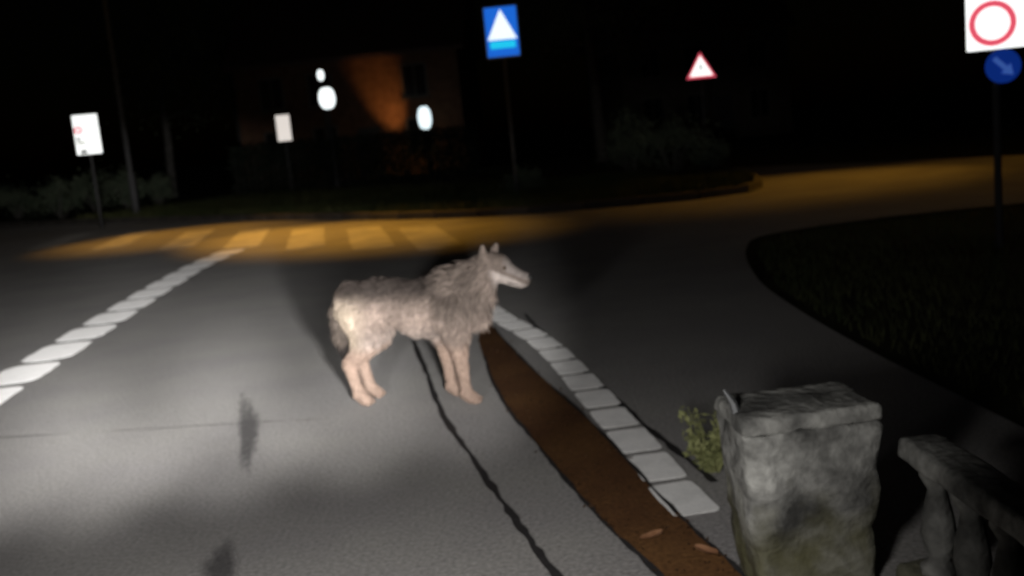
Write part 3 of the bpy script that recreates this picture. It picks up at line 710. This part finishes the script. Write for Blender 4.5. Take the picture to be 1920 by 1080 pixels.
# light smoothing
for _ in range(2):
    sm = np.zeros_like(WV); ct = np.zeros(len(WV))
    for a, b in ((0, 1), (1, 2), (2, 3), (3, 0)):
        np.add.at(sm, Q[:, a], WV[Q[:, b]]); np.add.at(sm, Q[:, b], WV[Q[:, a]]); np.add.at(ct, Q[:, a], 1); np.add.at(ct, Q[:, b], 1)
    WV = WV*.5+.5*sm/np.maximum(ct, 1)[:, None]
def lerp(a, b, t): return np.asarray(a)*(1-t[:, None])+np.asarray(b)*t[:, None]
def sst(x, a, b): t = np.clip((x-a)/(b-a), 0, 1); return t*t*(3-2*t)
def coat(P, jit=0.0):
    x, y, z = P[:, 0], np.abs(P[:, 1]), P[:, 2]
    c = np.tile(np.array([.27, .215, .185]), (len(P), 1))
    c = lerp(c, (.040, .033, .030), 0+sst(z, .54, .68)*.95*sst(x, -.2, .0)*(1-sst(x, .74, .8)))*1.0
    c = np.where(((x > .05) & (x < .72))[:, None], lerp(c, (.30, .25, .225), sst(.5-z, .0, .14)*(1-sst(x, .45, .6))), c)
    thigh = sst(-x, -.14, .02)*(1-sst(np.abs(z-.48), .08, .2)); c = lerp(c, (.50, .42, .33), thigh*.85)
    leg = sst(.40-z, .0, .1); c = lerp(c, (.36, .265, .215), leg*np.where((x < .2) | (x > .44), 1, 0))
    c = lerp(c, (.150, .122, .106), (sst(x, .46, .60)*(1-sst(x, .8, .84))*sst(z, .44, .6))*.9)
    tail = ((x < -.088-.06*np.maximum(0, z-.5)) & (z < .62) & (z > .2) & (np.abs(P[:, 1]) < .07)).astype(float); c = lerp(c, (.085, .07, .062), tail*.92)
    tip = tail*sst(.38-z, 0, .05); c = lerp(c, (.03, .026, .025), tip)
    hd = sst(x, .80, .85)*sst(z, .60, .66); c = lerp(c, (.17, .138, .120), hd)
    ck = hd*sst(x, .83, .87)*(1-sst(z-(.735-(x-.87)*.55), -.01, .02)); c = lerp(c, (.52, .46, .43), ck*.95)
    top = sst(x, .90, .94)*sst(z-(.735-(x-.93)*.5), -.012, .008); c = lerp(c, (.30, .265, .25), top*.8)
    return np.clip(c, 0, 1)
me = npmesh('body', WV, Q); me.polygons.foreach_set('use_smooth', np.ones(len(me.polygons), bool))
ca = me.color_attributes.new('coat', 'FLOAT_COLOR', 'POINT'); C4 = np.ones((len(WV), 4), np.float32); C4[:, :3] = coat(WV); ca.data.foreach_set('color', C4.ravel())
M_skin = mat('wolf_coat', rough=.95, attr='coat', var=.25, bscale=45, spec=.1)
M_fur = mat('wolf_fur', rough=.85, attr='coat', spec=.15)
body = link('body', me, M_skin, wolf)
# fur: fine tapered strands following the coat
A, B, Cc, Dd = (WV[Q[:, i]] for i in range(4)); T1 = np.concatenate([np.stack([A, B, Cc], 1), np.stack([A, Cc, Dd], 1)])
nn = np.cross(T1[:, 1]-T1[:, 0], T1[:, 2]-T1[:, 0]); ar_ = np.linalg.norm(nn, axis=1); nn /= np.maximum(ar_, 1e-12)[:, None]
NS = 90000; pick = rng.choice(len(T1), NS, p=ar_/ar_.sum()); u = rng.random((NS, 2)); fl_ = u.sum(1) > 1; u[fl_] = 1-u[fl_]
P = T1[pick, 0]+(T1[pick, 1]-T1[pick, 0])*u[:, :1]+(T1[pick, 2]-T1[pick, 0])*u[:, 1:]; Nn = nn[pick]
x, y, z = P.T
headm = sst(x, .82, .86)*(z > .58); legm = sst(.36-z, 0, .12)
flow = np.tile(np.array([-.75, 0, -.55]), (NS, 1)); flow = lerp(flow, (-.1, 0, -1), legm); flow = lerp(flow, (-.85, 0, .1), headm*.9)
flow = np.where(((x > .6) & (x < .84) & (z < .66))[:, None], np.array([-.25, 0, -1.]), flow)
flow = flow+rng.standard_normal((NS, 3))*.22; flow -= (flow*Nn).sum(1)[:, None]*Nn*.92; flow /= np.linalg.norm(flow, axis=1)[:, None]
ln = np.full(NS, .036); ruff = sst(x, .50, .62)*(1-sst(x, .80, .85))*sst(z, .42, .5); ln += ruff*.046+.03*sst(x, .40, .46)*(1-sst(x, .60, .7))*sst(z, .63, .69)
ln = ln*(1-legm)+.019*legm; ln = ln*(1-headm)+.011*headm
ln = np.where((x < -.09) & (z < .6) & (z > .22) & (np.abs(y) < .07), .045, ln)
ln = np.where((z > .80), .009, ln)*rng.uniform(.6, 1.25, NS)
from mathutils import noise as _nz
lump = np.array([_nz.noise(Vector((a*13, b*13, c*13))) for a, b, c in P]); fine = np.array([_nz.noise(Vector((a*42+9, b*42, c*30))) for a, b, c in P])
flow = flow+np.stack([fine*.5, np.roll(fine, 7)*.2, lump*.5], 1); lump *= (1-.8*legm)*.7; fine *= (1-.6*legm)*.75; ln = ln*(1+.45*lump+.35*fine)
d1 = flow+Nn*(.45+.5*np.clip(lump+fine, -.4, 1))[:, None]; d1 /= np.linalg.norm(d1, axis=1)[:, None]
sd = np.cross(d1, Nn+rng.standard_normal((NS, 3))*.5); sd /= np.maximum(np.linalg.norm(sd, axis=1), 1e-6)[:, None]
wd = (.0011+.020*ln)[:, None]
p0 = P-Nn*.002; p1 = p0+d1*(ln*.5)[:, None]; p2 = p1+(flow+Nn*.10)*(ln*.55)[:, None]
FV = np.stack([p0-sd*wd, p0+sd*wd, p1-sd*wd*.8, p1+sd*wd*.8, p2], 1).reshape(-1, 3); i5 = np.arange(NS)*5
FV[:, 2] = np.maximum(FV[:, 2], .003)
FT = np.concatenate([np.stack([i5, i5+1, i5+3], 1), np.stack([i5, i5+3, i5+2], 1), np.stack([i5+2, i5+3, i5+4], 1)])
fm = npmesh('fur', FV, FT)
fc = np.clip(coat(P)*(rng.uniform(.5, 1.4, NS)*np.clip(1+.5*lump+.6*fine, .4, 1.8))[:, None], 0, 1); C4 = np.ones((NS*5, 4), np.float32); C4[:, :3] = np.repeat(fc, 5, 0)
ca = fm.color_attributes.new('coat', 'FLOAT_COLOR', 'POINT'); ca.data.foreach_set('color', C4.ravel())
fo = link('fur', fm, M_fur, wolf); tag(fo, kind='stuff')
# eyes, nose, mouth line
M_eye = mat('wolf_eye', (.05, .03, .012), .12)
def ball(name, c, r, mt, sc=(1, 1, 1)):
    bm = bmesh.new(); bmesh.ops.create_uvsphere(bm, u_segments=14, v_segments=10, radius=r)
    for v in bm.verts: v.co = Vector((v.co.x*sc[0], v.co.y*sc[1], v.co.z*sc[2]))
    me = bpy.data.meshes.new(name); bm.to_mesh(me); bm.free(); o = link(name, me, mt, wolf, True); o.location = c; return o
ball('eye', (.918, -.049, .757), .0105, M_eye); ball('eye', (.918, .049, .757), .0105, M_eye)
ball('nose', (1.046, 0, .690), .019, M_black, (1, 1.05, .85))
for s in (-1, 1):
    MB().tube([(.925, s*.038, .672), (.965, s*.030, .660), (1.005, s*.021, .650)], [.0035, .004, .003], 6).build('lip', M_black, wolf)
